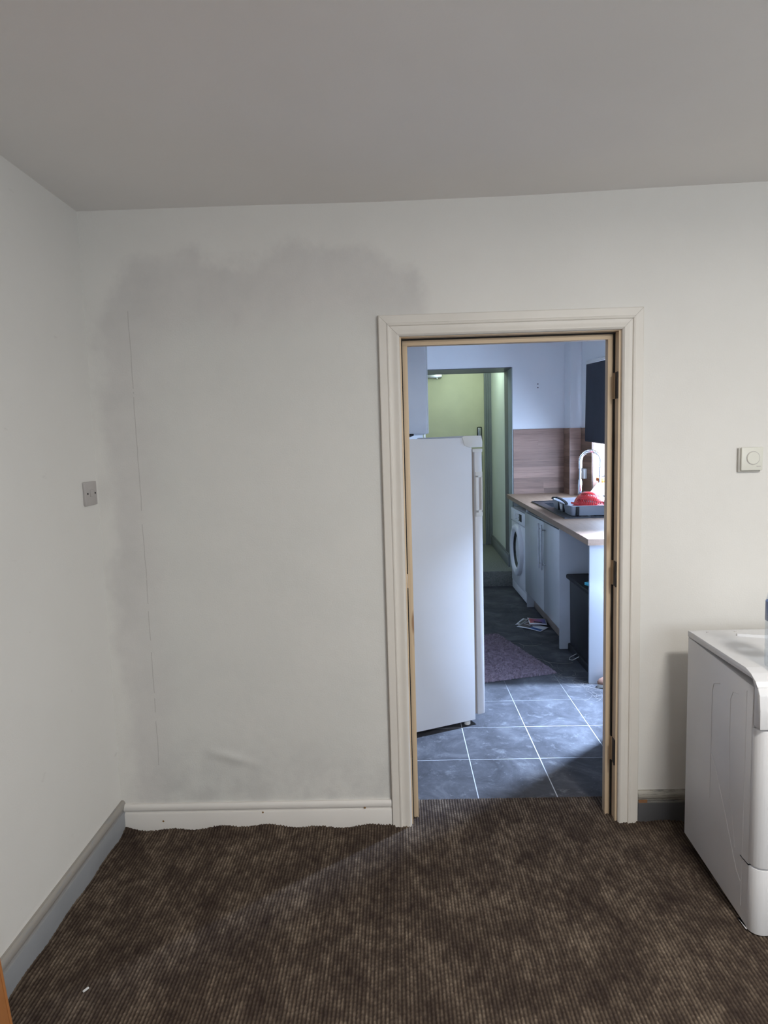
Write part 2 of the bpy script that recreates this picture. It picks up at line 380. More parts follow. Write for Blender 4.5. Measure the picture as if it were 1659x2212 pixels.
# rear wall with the window the daylight comes by
b = MB(); wx0, wx1, wz0, wz1 = .80, 2.70, .92, 2.28
b.box(XL, wx0, YR - .12, YR, -.02, 2.62); b.box(wx1, XR, YR - .12, YR, -.02, 2.62); b.box(wx0, wx1, YR - .12, YR, -.02, wz0); b.box(wx0, wx1, YR - .12, YR, wz1, 2.62)
struct(b.build('wall_rear', WALL_LEFT, smooth=False), 'white wall with the room window, behind the viewer', 'wall')
struct(BX('wall_right', WALL_LEFT, None, XR, XR + .1, YR, 0, -.02, 2.62), 'plain white wall beyond the white appliance', 'wall')
wn = struct(thing('window_1', 'white framed window lighting the carpeted room', 'window', ((wx0 + wx1) / 2, YR - .06, wz0)), 'white framed window lighting the carpeted room', 'window')
cxw = (wx1 - wx0) / 2; hw = wz1 - wz0
fr = MB(); fr.box(-cxw, cxw, -.03, .03, 0, .06); fr.box(-cxw, cxw, -.03, .03, hw - .06, hw); fr.box(-cxw, -cxw + .06, -.03, .03, .06, hw - .06); fr.box(cxw - .06, cxw, -.03, .03, .06, hw - .06); fr.box(-.03, .03, -.03, .03, .06, hw - .06)
fr.build('window_frame', WHITE_PL, wn)
for sx in (-1, 1):
    x0, x1 = sorted((sx * .03, sx * (cxw - .06))); BX('pane', PANE, wn, x0, x1, -.004, .004, .06, hw - .06)

# ceiling, with the slight sag over the doorway
cx_ = [-1.30, -1.174, -.762, -.414, -.067, .278, .45, .706, .961, 1.4, 2.0, 2.9]
cz_ = [2.4745, 2.474, 2.473, 2.471, 2.4655, 2.467, 2.467, 2.471, 2.477, 2.485, 2.49, 2.49]
xs = np.linspace(-1.3, 2.9, 85); ys = np.linspace(YR - .1, .0, 30)
zz = np.interp(xs, cx_, cz_); zz = np.convolve(np.pad(zz, 2, mode='edge'), np.ones(5) / 5, 'valid')
V = [(x, y, z + .003 * math.sin(3.1 * y + 1.3 * x)) for y in ys for x, z in zip(xs, zz)]
nx = len(xs); F = [(j * nx + i, (j + 1) * nx + i, (j + 1) * nx + i + 1, j * nx + i + 1) for j in range(len(ys) - 1) for i in range(nx - 1)]
nv = len(V); V += [(-1.3, YR - .1, 2.56), (2.9, YR - .1, 2.56), (2.9, 0, 2.56), (-1.3, 0, 2.56)]; F.append((nv, nv + 1, nv + 2, nv + 3))
me = bpy.data.meshes.new('ceiling'); me.from_pydata(V, [], F)
struct(link('ceiling', me, CEIL), 'flat grey-white ceiling with a slight sag', 'ceiling')

# carpet: ribs of loops as real relief
P = .0115
def carpet_grid(x0, x1, y0, y1, edge_noise):
    xs = np.arange(x0, x1, P / 4); ys = np.arange(y0, y1 + 1e-6, .0056)
    Xg, Yg = np.meshgrid(xs, ys)
    idx = np.floor(Xg / P); ph = Xg / P - idx
    rib = np.abs(np.sin(np.pi * ph)) ** .8
    jit = rng.random((len(ys), len(xs)))
    per_row = np.sin(idx * 12.9898) * 43758.5453; per_row -= np.floor(per_row)
    loop = .72 + .28 * np.cos(2 * np.pi * (Yg / .0150 + .5 * (idx % 2) + .9 * per_row))
    tone = rib ** 1.3 * (.35 + .65 * loop) * (.75 + .4 * jit)
    Z = .001 + .0052 * rib * (.45 + .55 * loop) + .0012 * (jit - .5)
    if edge_noise:                                    # the cut edge rides up against the wall
        d = np.clip((Yg + .075) / .055, 0, 1); prof = .010 + .007 * np.sin(Xg * 9 + 1) + .005 * np.sin(Xg * 31) + .006 * (jit - .3)
        mask = (Xg < -.04) | (Xg > .94)
        Z = Z + d * np.maximum(prof, 0) * mask
        dl = np.clip((XL + .055 - Xg) / .04, 0, 1); Z = Z + dl * (.004 + .004 * np.sin(Yg * 23) + .004 * jit)
    return Xg, Yg, Z, np.clip(tone, 0, 1)
def grid_mesh(name, Xg, Yg, Z, tone=None):
    ny, nx = Xg.shape; co = np.stack([Xg, Yg, Z], -1).reshape(-1, 3).astype(np.float32)
    i = np.arange((ny - 1) * (nx - 1)); r, c = i // (nx - 1), i % (nx - 1); a = r * nx + c
    q = np.stack([a, a + 1, a + nx + 1, a + nx], -1).astype(np.int32)
    me = bpy.data.meshes.new(name); me.vertices.add(len(co)); me.vertices.foreach_set('co', co.ravel())
    me.loops.add(q.size); me.loops.foreach_set('vertex_index', q.ravel()); me.polygons.add(len(q))
    me.polygons.foreach_set('loop_start', np.arange(0, q.size, 4, dtype=np.int32)); me.polygons.foreach_set('loop_total', np.full(len(q), 4, np.int32))
    me.update(calc_edges=True)
    if tone is not None:
        at = me.attributes.new('tone', 'FLOAT', 'POINT'); at.data.foreach_set('value', tone.ravel().astype(np.float32))
    me.polygons.foreach_set('use_smooth', np.ones(len(q), bool)); return me
b = MB(); b.box(XL, XR, YR, 0, -.06, .0006); b.box(OX0, OX1, 0, .182, -.06, .0006)
fl = struct(b.build('floor', CARPET, smooth=False), 'dark brown ribbed loop-pile carpet over the whole near room', 'carpet')
for a in ((XL + .002, 2.1, -1.55, -.004, True), (OX0 - .002, OX1 + .002, -.004, .185, False)):
    g = carpet_grid(*a); o = link('carpet_pile', grid_mesh('carpet_pile', *g), CARPET, fl, smooth=False); o['kind'] = 'stuff'

cl_ = thing('ceiling_light', 'round white flush ceiling light above the carpeted room', 'ceiling light', (1.20, -2.0, 2.482))
MB().lathe([(0, 0), (.19, 0), (.19, -.035), (.18, -.045), (.175, -.045), (.175, -.03), (0, -.03)], 40).build('lamp_rim', WHITE_PL, cl_)
MB().lathe([(0, -.034), (.174, -.034), (.174, -.032), (0, -.032)], 40).build('diffuser', mat('opal_diffuser', (.85, .85, .83), None, 4, .5), cl_)
# skirtings
def skirt_profile(t, h):      # (depth from wall, z)
    return [(0, 0), (t, 0), (t, h * .66), (t - .002, h * .69), (t - .006, h * .70), (t - .006, h * .745), (t - .003, h * .77), (t - .001, h * .82), (t - .001, h * .90), (t - .004, h * .96), (t - .009, h), (0, h)]
pr = skirt_profile(.018, .116)
sk = MB().prism([(-d, z) for d, z in pr], 'X', XL + .014, -.053).build('baseboard_back', CREAM2)
struct(sk, 'new cream primed skirting board between corner and doorway', 'skirting board')
for (x, z) in ((-.997, .046), (-.583, .077), (-.163, .089)):
    MB().lathe([(.0, .0006), (.0032, .0006), (.0042, 0)], 12, Matrix.Translation((x, -.0184, z)) @ Matrix.Rotation(R(90), 4, 'X')).build('nail_hole', mat('filler_brown', (.26, .15, .06), None, 9, .8), sk)
sk = MB().prism([(XL + d, z) for d, z in skirt_profile(.018, .13)], 'Y', YR, -.0).build('baseboard_left', SK_LEFT)
struct(sk, 'old grey painted skirting with worn top edge along the side wall', 'skirting board')
sk = MB().prism([(-d, z) for d, z in skirt_profile(.018, .135)], 'X', .948, XR).build('baseboard_back_right', SK_RIGHT)
struct(sk, 'old dark grey chipped skirting between doorway and white appliance', 'skirting board')
BX('bare_wood_chip', mat('bare_wood', (.26, .13, .06), (.20, .10, .045), 20, .8), sk, .950, .985, -.0182, -.0145, .088, .100)

# doorway: architrave, lining, stops, seals, hinges, strike plate
tr = struct(thing('trim_1', 'doorway surround of cream moulded architrave and bare pine lining', 'door frame', (.4475, 0, 0)), 'doorway surround of cream moulded architrave and bare pine lining', 'door frame')
EX = -.4475
AP = [(0, 0), (0, .017), (.003, .019), (.030, .019), (.032, .0215), (.0365, .0225), (.040, .021), (.0415, .0165), (.048, .0155), (.057, .0165), (.066, .0195), (.071, .0195), (.0755, .0165), (.0785, .012), (.0795, 0)]
xa, xb, zt = -.0508, .9465, 2.05
def arch_piece(p0, p1, name):
    # p0,p1: fn(t)-> (x,z) of each end for a point t in from the outer edge
    b = bmesh.new(); A = []; B = []
    for t, d in AP:
        x, z = p0(t); A.append(b.verts.new((x + EX, -d, z))); x, z = p1(t); B.append(b.verts.new((x + EX, -d, z)))
    n = len(AP); b.faces.new(A); b.faces.new(list(reversed(B)))
    for i in range(n): b.faces.new((A[i], B[i], B[(i + 1) % n], A[(i + 1) % n]))
    bmesh.ops.recalc_face_normals(b, faces=b.faces); m = MB(); m._merge(b); m.build(name, CREAM, tr, angle=25)
g = .0004
arch_piece(lambda t: (xa + t, .0), lambda t: (xa + t, zt - t - g), 'architrave')
arch_piece(lambda t: (xb - t, .0), lambda t: (xb - t, zt - t - g), 'architrave')
arch_piece(lambda t: (xa + t + g, zt - t), lambda t: (xb - t - g, zt - t), 'architrave')
JX0, JX1, JZ = .034, .859, 1.968
def tb(name, m, x0, x1, y0, y1, z0, z1, bev=.001): return BX(name, m, tr, x0 + EX, x1 + EX, y0, y1, z0, z1, bev=bev)
tb('jamb', PINE, OX0, JX0, -.001, TH, 0, JZ); tb('jamb', PINE, JX1, OX1, -.001, TH, 0, JZ); tb('lining_head', PINE_X, OX0, OX1, -.001, TH, JZ, OZ)
SY0, SY1, ST = .050, .084, .024
tb('door_stop', PINE, JX0, JX0 + ST, SY0, SY1, 0, JZ - ST); tb('door_stop', PINE, JX1 - ST, JX1, SY0, SY1, 0, JZ - ST); tb('door_stop', PINE_X, JX0, JX1, SY0, SY1, JZ - ST, JZ)
for z0, z1 in ((.006, .985), (1.045, JZ)): tb('seal', SEAL, JX0, JX0 + .0045, SY0 - .012, SY0, z0, z1, 0)
tb('seal', SEAL, JX0, JX1, SY0 - .014, SY0, JZ - .005, JZ, 0)
hz = [(.242, .347), (.979, 1.080), (1.715, 1.816)]; prev = .006
for a, c in hz + [(JZ, None)]:
    tb('seal', SEAL, JX1 - .005, JX1, SY0 - .012, SY0, prev, a, 0); prev = c
for a, c in hz:
    h = tb('hinge', HINGE, JX1 - .002, JX1 + .001, .003, .034, a, c, .0004)
    MB().tube([(JX1 - .003 + EX, .001, a), (JX1 - .003 + EX, .001, c)], .0035, 8).build('knuckle', HINGE, h)
sp = tb('strike_plate', STEEL, JX0 - .0008, JX0 + .0012, .008, .032, .985, 1.045, .0004)
tag(tr, None)

# ------------------------------------------------------------------ kitchen shell
KYB, KX0, KX1, KZ = 4.38, -.80, 1.914, 2.66
ST_Z = .17
TX0, TY0, TSX, TSY = .3282, .5442, .3477, .3588
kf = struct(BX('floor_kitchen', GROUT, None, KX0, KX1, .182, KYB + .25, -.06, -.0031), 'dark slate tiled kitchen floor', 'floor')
gw = .0045
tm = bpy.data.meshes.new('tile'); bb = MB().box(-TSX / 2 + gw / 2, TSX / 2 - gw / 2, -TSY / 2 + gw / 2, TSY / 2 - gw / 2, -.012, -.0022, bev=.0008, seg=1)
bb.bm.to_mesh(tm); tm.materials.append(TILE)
for i in range(-3, 5):
    for j in range(-1, 11):
        x = TX0 + (i + .5) * TSX; y = TY0 + (j + .5) * TSY
        if x - TSX / 2 < KX0 - .02 or x + TSX / 2 > KX1 + .2 or y > KYB + .05: continue
        o = bpy.data.objects.new('tile', tm); COL.objects.link(o); o.parent = kf
        o.location = (x, y, random.uniform(-.0006, .0006)); o.rotation_euler = (random.uniform(-.001, .001), random.uniform(-.001, .001), 0)
# back wall with the hall doorway
DX0, DX1, DZ = .30, 1.254, 2.333
b = MB(); b.box(KX0 - .1, DX0, KYB, KYB + .16, -.02, KZ); b.box(DX1, KX1 + .4, KYB, KYB + .16, -.02, KZ); b.box(DX0, DX1, KYB, KYB + .16, DZ, KZ)
struct(b.build('wall_kitchen_back', KWALL, smooth=False), 'pale kitchen end wall pierced by the hall doorway', 'wall')
for x, z in ((1.521, 2.150), (1.521, 2.112)):
    h = MB().lathe([(0, .0005), (.005, .0005), (.006, 0)], 10, Matrix.Translation((x, KYB - .0004, z)) @ Matrix.Rotation(R(90), 4, 'X')).build('screw_hole', BLACK_SOFT, bpy.data.objects['wall_kitchen_back'])
struct(BX('wall_kitchen_pier', KWALL, None, 1.80, KX1 + .4, 4.148, KYB, -.02, KZ), 'narrow boxed-in pier in the kitchen corner', 'pier')
# right wall with window recess and glazed back door opening
WY0, WY1, WZ0, WZ1 = 2.45, 3.774, 1.06, 2.24
b = MB(); o_ = KX1; T2 = .28
b.box(o_, o_ + T2, WY1, 4.148, -.02, KZ); b.box(o_, o_ + T2, WY0, WY1, -.02, WZ0); b.box(o_, o_ + T2, WY0, WY1, WZ1, KZ)
b.box(o_, o_ + T2, 1.46, WY0, -.02, KZ); b.box(o_, o_ + T2,   .99, 1.46, 2.06, KZ); b.box(o_, o_ + T2, TH, .99, -.02, KZ)
struct(b.build('wall_kitchen_right', KWALL, smooth=False), 'white kitchen window wall above the worktop', 'wall')
struct(BX('wall_shadow_stub', KWALL, None, 1.36, KX1, TH, .99, -.02, KZ), 'added short wall beside the kitchen back door, shading the floor', 'wall')  # added unseen wall, cornered to cast the floor patch's near shadow edge
struct(BX('wall_kitchen_left', KWALL, None, KX0 - .1, KX0, TH, KYB, -.02, KZ), 'white kitchen wall behind the fridge', 'wall')
struct(BX('ceiling_kitchen', CEIL, None, KX0 - .1, KX1 + .3, TH, KYB + .16, KZ, KZ + .08), 'kitchen ceiling', 'ceiling')
wn = struct(thing('window_2', 'white kitchen window behind the dark roller blind', 'window', (KX1 + .22, (WY0 + WY1) / 2, WZ0)), 'white kitchen window behind the dark roller blind', 'window')
hy, hh = (WY1 - WY0) / 2, WZ1 - WZ0
fr = MB(); fr.box(-.03, .03, -hy, hy, 0, .06); fr.box(-.03, .03, -hy, hy, hh - .06, hh)
for y in (-hy, -.03, hy - .06): fr.box(-.03, .03, y, y + .06, .06, hh - .06)
fr.build('window_frame', WHITE_PL, wn)
for y0, y1 in ((-hy + .06, -.03), (.03, hy - .06)): BX('pane', PANE, wn, -.004, .004, y0, y1, .06, hh - .06)
dr = struct(thing('door_1', 'glazed kitchen back door in the window wall', 'door', (KX1 + .14, 1.225, 0)), 'glazed kitchen back door in the window wall', 'door')
fr = MB(); fr.box(-.02, .02, -.235, .235, 0, .10); fr.box(-.02, .02, -.235, .235, 1.96, 2.06); fr.box(-.02, .02, -.235, -.18, .10, 1.96); fr.box(-.02, .02, .18, .235, .10, 1.96)
fr.build('door_frame', WHITE_PL, dr); BX('pane', PANE, dr, -.004, .004, -.18, .18, .10, 1.96)

# splashback of wood-strip panel
def splash(name, label, u0, u1, z0, z1, place, rows, mfun, seed):
    rr = random.Random(seed)
    root = tag(place(u0, u1, z0, z1, .003).build(name, mat('panel_core', (.25, .18, .15), None, 5, .6)), label, 'splashback')
    hgt = (z1 - z0) / rows
    for r in range(rows):
        cuts = [u0]; 
        while cuts[-1] < u1 - .001:
            cuts.append(min(u1, cuts[-1] + rr.uniform(.25, .80)))
            if u1 - cuts[-1] < .08: cuts[-1] = u1
        for a, c in zip(cuts, cuts[1:]):
            place(a + .0003, c - .0003, z0 + r * hgt + .0003, z0 + (r + 1) * hgt - .0003, .009).build('plank', mfun(rr.randrange(8)), root, smooth=False)
    return root
splash('splashback', 'wood-strip splashback panel on the kitchen end wall', 1.258, 1.798, .996, 1.682, lambda a, c, z0, z1, t: MB().box(a, c, KYB - t, KYB, z0, z1), 12, plank_mat, 1)
splash('splashback', 'narrow wood-strip splashback panel on the front of the pier', 1.792, KX1, .99, 1.677, lambda a, c, z0, z1, t: MB().box(a, c, 4.148 - t, 4.148, z0, z1), 12, plank_mat, 2)
splash('splashback', 'dark wood-strip splashback slip on the side of the pier', 4.141, KYB - .010, .992, 1.680, lambda a, c, z0, z1, t: MB().box(1.80 - t, 1.80, a, c, z0, z1), 12, plank_mat_y, 3)
splash('splashback', 'wood-strip splashback panel behind the white switch', WY1, 4.138, .99, 1.675, lambda a, c, z0, z1, t: MB().box(KX1 - t, KX1, a, c, z0, z1), 12, plank_mat_y, 4)
splash('splashback', 'brightly lit wood-strip lining of the window reveal', KX1 + .002, KX1 + .18, WZ0, 1.675, lambda a, c, z0, z1, t: MB().box(a, c, WY1 - t, WY1, z0, z1), 11, plank_mat, 5)
for nm, loc in (('trim_2', ((1.798, 1.8015), (4.1365, 4.1415))),):
    struct(BX(nm, mat('pale_bead', (.42, .34, .30), None, 5, .6), None, 1.7895, 1.7925, 4.1365, 4.1395, 1.0, 1.68), 'thin metal edge strip on the pier splashback corner', 'trim')
# roller blind
bl = thing('roller_blind', 'dark navy roller blind hanging over the kitchen window', 'blind', (KX1 - .02, 3.105, 1.500), (.045, 0, 0))
MB().prism([(-.85, .010), (-.84, 0), (.835, 0), (.85, .015), (.845, .745), (-.85, .745)], 'X', -.004, .0).build('fabric', BLIND, bl)
MB().tube([(.0, -.86, .762), (.0, .835, .762)], .016, 14).build('roller', WHITE_PL, bl)
MB().tube([(-.002, -.83, .012), (-.002, .82, .012)], .007, 8).build('bottom_bar', BLIND, bl)
# switch on splashback
so = thing('wall_switch', 'white fused switch plate on the wood splashback behind the tap', 'switch', (KX1 - .009, 4.0, 1.217))
BX('plate', WHITE_PL, so, -.034, 0, -.07, .06, -.05, .05, bev=.004); BX('rocker', WHITE_PL, so, -.039, -.033, -.018, .012, .0, .028, bev=.002)

# ------------------------------------------------------------------ hall beyond
HY = 6.19
hf = struct(BX('floor_hall', HALLC, None, -.2, 1.6, KYB - .02, HY + .3, -.02, ST_Z - .004, bev=.012), 'grey carpeted hall floor raised one step above the kitchen', 'floor')
struct(MB().prism([(1.254, KYB + .16), (1.30, HY + .1), (1.42, HY + .1), (1.42, KYB + .16)], 'Z', ST_Z - .02, 2.9).build('wall_hall_right', HALLW, smooth=False), 'pale green-lit hall wall beside the cream door', 'wall')
struct(BX('wall_hall_left', HALLW, None, -.12, -.02, KYB + .16, HY + .2, ST_Z - .02, 2.9), 'hidden hall wall', 'wall')
b = MB(); b.box(-.02, .40, HY + .02, HY + .14, ST_Z, 2.9); b.box(.40, 1.42, HY + .02, HY + .14, 2.50, 2.9); b.box(1.21, 1.42, HY + .02, HY + .14, ST_Z, 2.52)
struct(b.build('wall_hall_back', HALLW, smooth=False), 'hall end wall around the cream door', 'wall')
struct(BX('ceiling_hall', CEIL, None, -.12, 1.45, KYB + .16, HY + .2, 2.86, 2.92), 'hall ceiling', 'ceiling')
hb = MB().prism([(1.251, KYB + .20), (1.296, HY), (1.276, HY), (1.231, KYB + .20)], 'Z', ST_Z - .004, ST_Z + .115, bev=.002)
hb.prism([(1.251, KYB + .20), (1.296, HY), (1.282, HY), (1.237, KYB + .20)], 'Z', ST_Z + .1155, ST_Z + .14, bev=.004)
struct(hb.build('baseboard_hall', GREYPAINT), 'grey moulded hall skirting', 'skirting board')
# lining of the hall doorway: painted reveal then dark frame
hd = struct(thing('trim_3', 'dark grey painted lining of the hall doorway', 'door frame', (.78, KYB, 0)), 'dark grey painted lining of the hall doorway', 'door frame')
ex = -.78
BX('reveal', REVEAL, hd, 1.246 + ex, 1.2545 + ex, -.002, .234, .0, DZ - .0); BX('soffit', DARKFRAME, hd, DX0 + ex, 1.246 + ex, -.002, .38, DZ - .006, DZ + .001)
BX('jamb', DARKFRAME, hd, 1.2445 + ex, 1.258 + ex, .234, .45, ST_Z - .01, DZ + .06)
BX('lining_head', DARKFRAME, hd, DX0 + ex, 1.244 + ex,   .38, .45, DZ - .008, DZ + .08, bev=.002)
# hall door
do = struct(thing('door_2', 'cream flush hall door with keypad lock and closer', 'door', (.80, HY, ST_Z)), 'cream flush hall door with keypad lock and closer', 'door')
BX('door_leaf', HALLD, do, -.385, .402, -.02, .02, .008, 2.325, bev=.002)
kl = BX('keypad_lock', BLACK_PL, do, .302, .368, -.042, -.02, 1.405, 1.59, bev=.012)
BX('keypad', STEEL, kl, .312, .358, -.047, -.041, 1.45, 1.58, bev=.006); MB().lathe([(0, .035), (.02, .035), (.024, .028), (.024, 0)], 20, Matrix.Translation((.335, -.04, 1.428)) @ Matrix.Rotation(R(90), 4, 'X')).build('knob', STEEL, kl)
lk = BX('lock_plate', STEEL, do, .318, .367, -.028, -.02, 1.03, 1.219, bev=.004)
MB().lathe([(0, .014), (.010, .014), (.013, .010), (.014, 0)], 16, Matrix.Translation((.343, -.026, 1.15)) @ Matrix.Rotation(R(90), 4, 'X')).build('cylinder', CHROME, lk)
dc = thing('door_closer', 'silver door closer at the top of the cream hall door', 'door closer', (-.0 + .52, HY - .02, 2.42))
BX('closer_body', STEEL, dc, -.12, .125, -.055, 0, 0, .065, bev=.004); MB().tube([(.05, -.05, .06), (.10, -.16, .066), (.12, -.02, .078)], .007, 8).build('closer_arm', STEEL, dc)
MB().lathe([(0, 0), (.016, 0), (.016, .012), (0, .012)], 14, Matrix.Translation((.06, -.03, -.012))).build('spindle_cap', STEEL, dc)
ha = MB()
for k, (x0, x1, d) in enumerate(((1.203, 1.225, .030), (1.225, 1.232, .024), (1.232, 1.252, .034), (1.252, 1.259, .026), (1.259, 1.298, .030))): ha.box(x0, x1, HY - d, HY + .02, ST_Z, 2.60)
ha.box(.35, 1.298, HY - .03, HY + .02, 2.497, 2.60)
struct(ha.build('trim_4', GREYPAINT, smooth=False), 'grey fluted architrave of the cream hall door', 'architrave')

# ------------------------------------------------------------------ kitchen units
TILT = math.atan(.0188)
def wz(y): return .945 + .0188 * (y - 1.5)
WX0 = 1.182
BX0, BX1, BY0, BY1 = 1.35, 1.74, 3.06, 3.41        # bowl cut-out
b = MB(); t_ = .040
def wbox(x0, x1, y0, y1, bv=0): b.box(x0, x1, y0 - 1.5, y1 - 1.5, -t_, 0, bev=bv)
wbox(WX0, BX0, 1.455, 4.365); wbox(BX1, 1.79, 1.455, 4.365); wbox(BX0, BX1, 1.455, BY0); wbox(BX0, BX1, BY1, 4.365); wbox(1.79, 1.905, 1.455, 4.13)
bmesh.ops.remove_doubles(b.bm, verts=b.bm.verts, dist=1e-5)
wt = tag(b.build('worktop', WORKTOP, smooth=False), 'wood-block laminate worktop running under the window to the end wall', 'worktop')
wt.location = (0, 1.5, .945); wt.rotation_euler = (TILT, 0, 0)
b = MB(); b.box(WX0 - .0015, WX0, -.045, 2.865, -t_, -.001)
o = b.build('edge_strip', WORKTOP, wt, smooth=False)
# end panel
tag(BX('end_panel', GABLE, None, 1.204, 1.88, 1.500, 1.518, 0, .902, bev=.001), 'gloss white end panel holding up the near end of the worktop', 'panel')
# base cabinet
cb = thing('base_cabinet', 'white two-door base cabinet with long steel bar handles', 'cabinet', (1.19, 2.85, 0))
cy0 = 2.85
def cbx(name, m, x0, x1, y0, y1, z0, z1, bev=.001, par=None): return BX(name, m, par or cb, x0 - 1.19, x1 - 1.19, y0 - cy0, y1 - cy0, z0, z1, bev=bev)
cbx('gable', GABLE, 1.195, 1.85, 2.200, 2.222, 0, .915); cbx('gable', GABLE, 1.205, 1.85, 3.440, 3.462, 0, .935)
cbx('carcass_base', DOORF, 1.215, 1.85, 2.224, 3.438, .15, .168); cbx('carcass_back', DOORF, 1.84, 1.85, 2.224, 3.438, .17, .90); cbx('front_rail', DOORF, 1.215, 1.233, 2.224, 3.438, .86, .908)
cbx('plinth', PLINTH, 1.270, 1.286, 2.224, 3.438, .0, .148)
for y0, y1, hy_ in ((2.204, 2.700, 2.650), (2.704, 3.455, 2.750)):
    d = cbx('cabinet_door', DOORF, 1.192, 1.213, y0, y1, .155, .90, .0015)
    h = MB(); h.tube([(1.160 - 1.19, hy_ - cy0, .512), (1.160 - 1.19, hy_ - cy0, .882)], .0075, 12)
    ho = h.build('bar_handle', STEEL, d)
    for z in (.555, .84): MB().tube([(1.162 - 1.19, hy_ - cy0, z), (1.193 - 1.19, hy_ - cy0, z)], .005, 8).build('handle_post', STEEL, d)
# washing machine
wm = thing('washing_machine', 'white front-loading washing machine under the far end of the worktop', 'washing machine', (1.22, 3.90, 0))
BX('body', ENAMEL, wm, .015, .58, -.395, .375, .012, .875, bev=.006)
fp = BX('front_panel', ENAMEL, wm, -.006, .016, -.393, .373, .10, .735, bev=.006)
BX('kick_panel', ENAMEL, wm, -.002, .016, -.393, .373, .014, .095, bev=.005)
cpn = BX('control_panel', ENAMEL, wm, -.012, .016, -.393, .373, .742, .872, bev=.006)
BX('display', BLACK_PL, cpn, -.016, -.010, -.20, -.09, .775, .845, bev=.002)
MB().lathe([(.026, 0), (.026, .012), (.022, .018), (0, .018)], 24, Matrix.Translation((-.012, .02, .81)) @ Matrix.Rotation(R(-90), 4, 'Y')).build('dial', WHITE_PL, cpn)
BX('detergent_drawer', ENAMEL, cpn, -.016, -.010, .12, .33, .765, .855, bev=.002)
for k in range(3): MB().lathe([(.007, 0), (.007, .004), (0, .004)], 12, Matrix.Translation((-.012, -.045 - .0 * k, .775 + .03 * k)) @ Matrix.Rotation(R(-90), 4, 'Y')).build('button', GREY_PL, cpn)
Mw = Matrix.Translation((-.004, .0, .475)) @ Matrix.Rotation(R(-90), 4, 'Y')
pd = MB().lathe([(.262, 0), (.264, .018), (.256, .036), (.236, .046), (.206, .042), (.186, .026), (.180, .006)], 48, Mw).build('porthole_ring', ENAMEL, wm)
MB().lathe([(.184, .020), (.172, .012), (.12, -.012), (.07, -.024), (0, -.03)], 40, Mw).build('porthole_glass', PORTHOLE, pd)
BX('door_catch', WHITE_PL, pd, -.044, -.030, -.205, -.17, .43, .53, bev=.004)
for y in (-.30, .29): MB().lathe([(.02, 0), (.02, .014), (0, .014)], 12, Matrix.Translation((.08, y, 0))).build('foot', BLACK_SOFT, wm)
# kitchen bin in the open bay
kb = thing('kitchen_bin', 'tall black plastic bin standing in the gap below the worktop', 'bin', (1.25, 1.87, 0))
MB().prism([(-.29, .05), (.30, .05), (.315, .54), (-.30, .54)], 'X', .012, .46, bev=.012).build('bin_body', BLACK_PL, kb)
MB().box(-.012, .48, -.315, .325, .542, .575, bev=.010).build('lid', BLACK_SOFT, kb)
MB().box(.0, .47, -.30, .312, .0, .055, bev=.008).build('bin_base', BLACK_SOFT, kb)
MB().tube([(.002, .085, .045), (-.045, .085, .020), (-.058, .055, .014), (-.045, .02, .020), (.002, .02, .045)], .0028, 8).build('pedal_wire', STEEL, kb)
tag(MB().box(-.045, .045, -.03, .03, 0, .022, bev=.003, M=Matrix.Translation((1.315, 1.80, .5752)) @ Matrix.Rotation(.5, 4, 'Z')).build('packet', mat('cyan_card', (.05, .42, .55), (.10, .50, .60), 9, .5)), 'small cyan packet lying on the black bin lid', 'packet')

# things on the worktop: built in local coordinates, tilted with it
def top(name, label, cat, x, y, rz=0, dz=0): return thing(name, label, cat, (x, y, wz(y) + dz), (TILT, 0, rz))
sk = top('kitchen_sink', 'black composite sink and drainer set into the wood worktop', 'sink', 1.54, 2.96)
sx0, sx1, sy0, sy1 = -.264, .30, -.585, .60
b = MB(); th = .006
bx0, bx1, by0, by1 = BX0 - 1.54 + .006, BX1 - 1.54 - .006, BY0 - 2.96 + .006, BY1 - 2.96 - .006
b.box(sx0, bx0, sy0, sy1, 0.0003, th); b.box(bx1, sx1, sy0, sy1, 0.0003, th); b.box(bx0, bx1, sy0, by0, 0.0003, th); b.box(bx0, bx1, by1, sy1, 0.0003, th)
b.build('sink_deck', SINKM, sk, smooth=False)
for nm, bxx in (('rim', (sx0, sx0 + .014, sy0, sy1)), ('rim', (sx1 - .014, sx1, sy0, sy1)), ('rim', (sx0 + .014, sx1 - .014, sy0, sy0 + .014)), ('rim', (sx0 + .014, sx1 - .014, sy1 - .014, sy1))): BX(nm, SINKM, sk, *bxx, th, th + .004, bev=.0015)
b = MB(); d = -.17
b.quad((bx0, by0, th), (bx0, by1, th), (bx0 + .02, by1 - .02, d), (bx0 + .02, by0 + .02, d)).quad((bx1, by1, th), (bx1, by0, th), (bx1 - .02, by0 + .02, d), (bx1 - .02, by1 - .02, d))
b.quad((bx1, by0, th), (bx0, by0, th), (bx0 + .02, by0 + .02, d), (bx1 - .02, by0 + .02, d)).quad((bx0, by1, th), (bx1, by1, th), (bx1 - .02, by1 - .02, d), (bx0 + .02, by1 - .02, d)).quad((bx0 + .02, by0 + .02, d), (bx0 + .02, by1 - .02, d), (bx1 - .02, by1 - .02, d), (bx1 - .02, by0 + .02, d))
b.build('bowl', SINKM, sk, smooth=False)
for k in range(6): BX('drainer_rib', SINKM, sk, -.19 + .06 * k, -.165 + .06 * k, -.54, .04, th, th + .003, bev=.001)
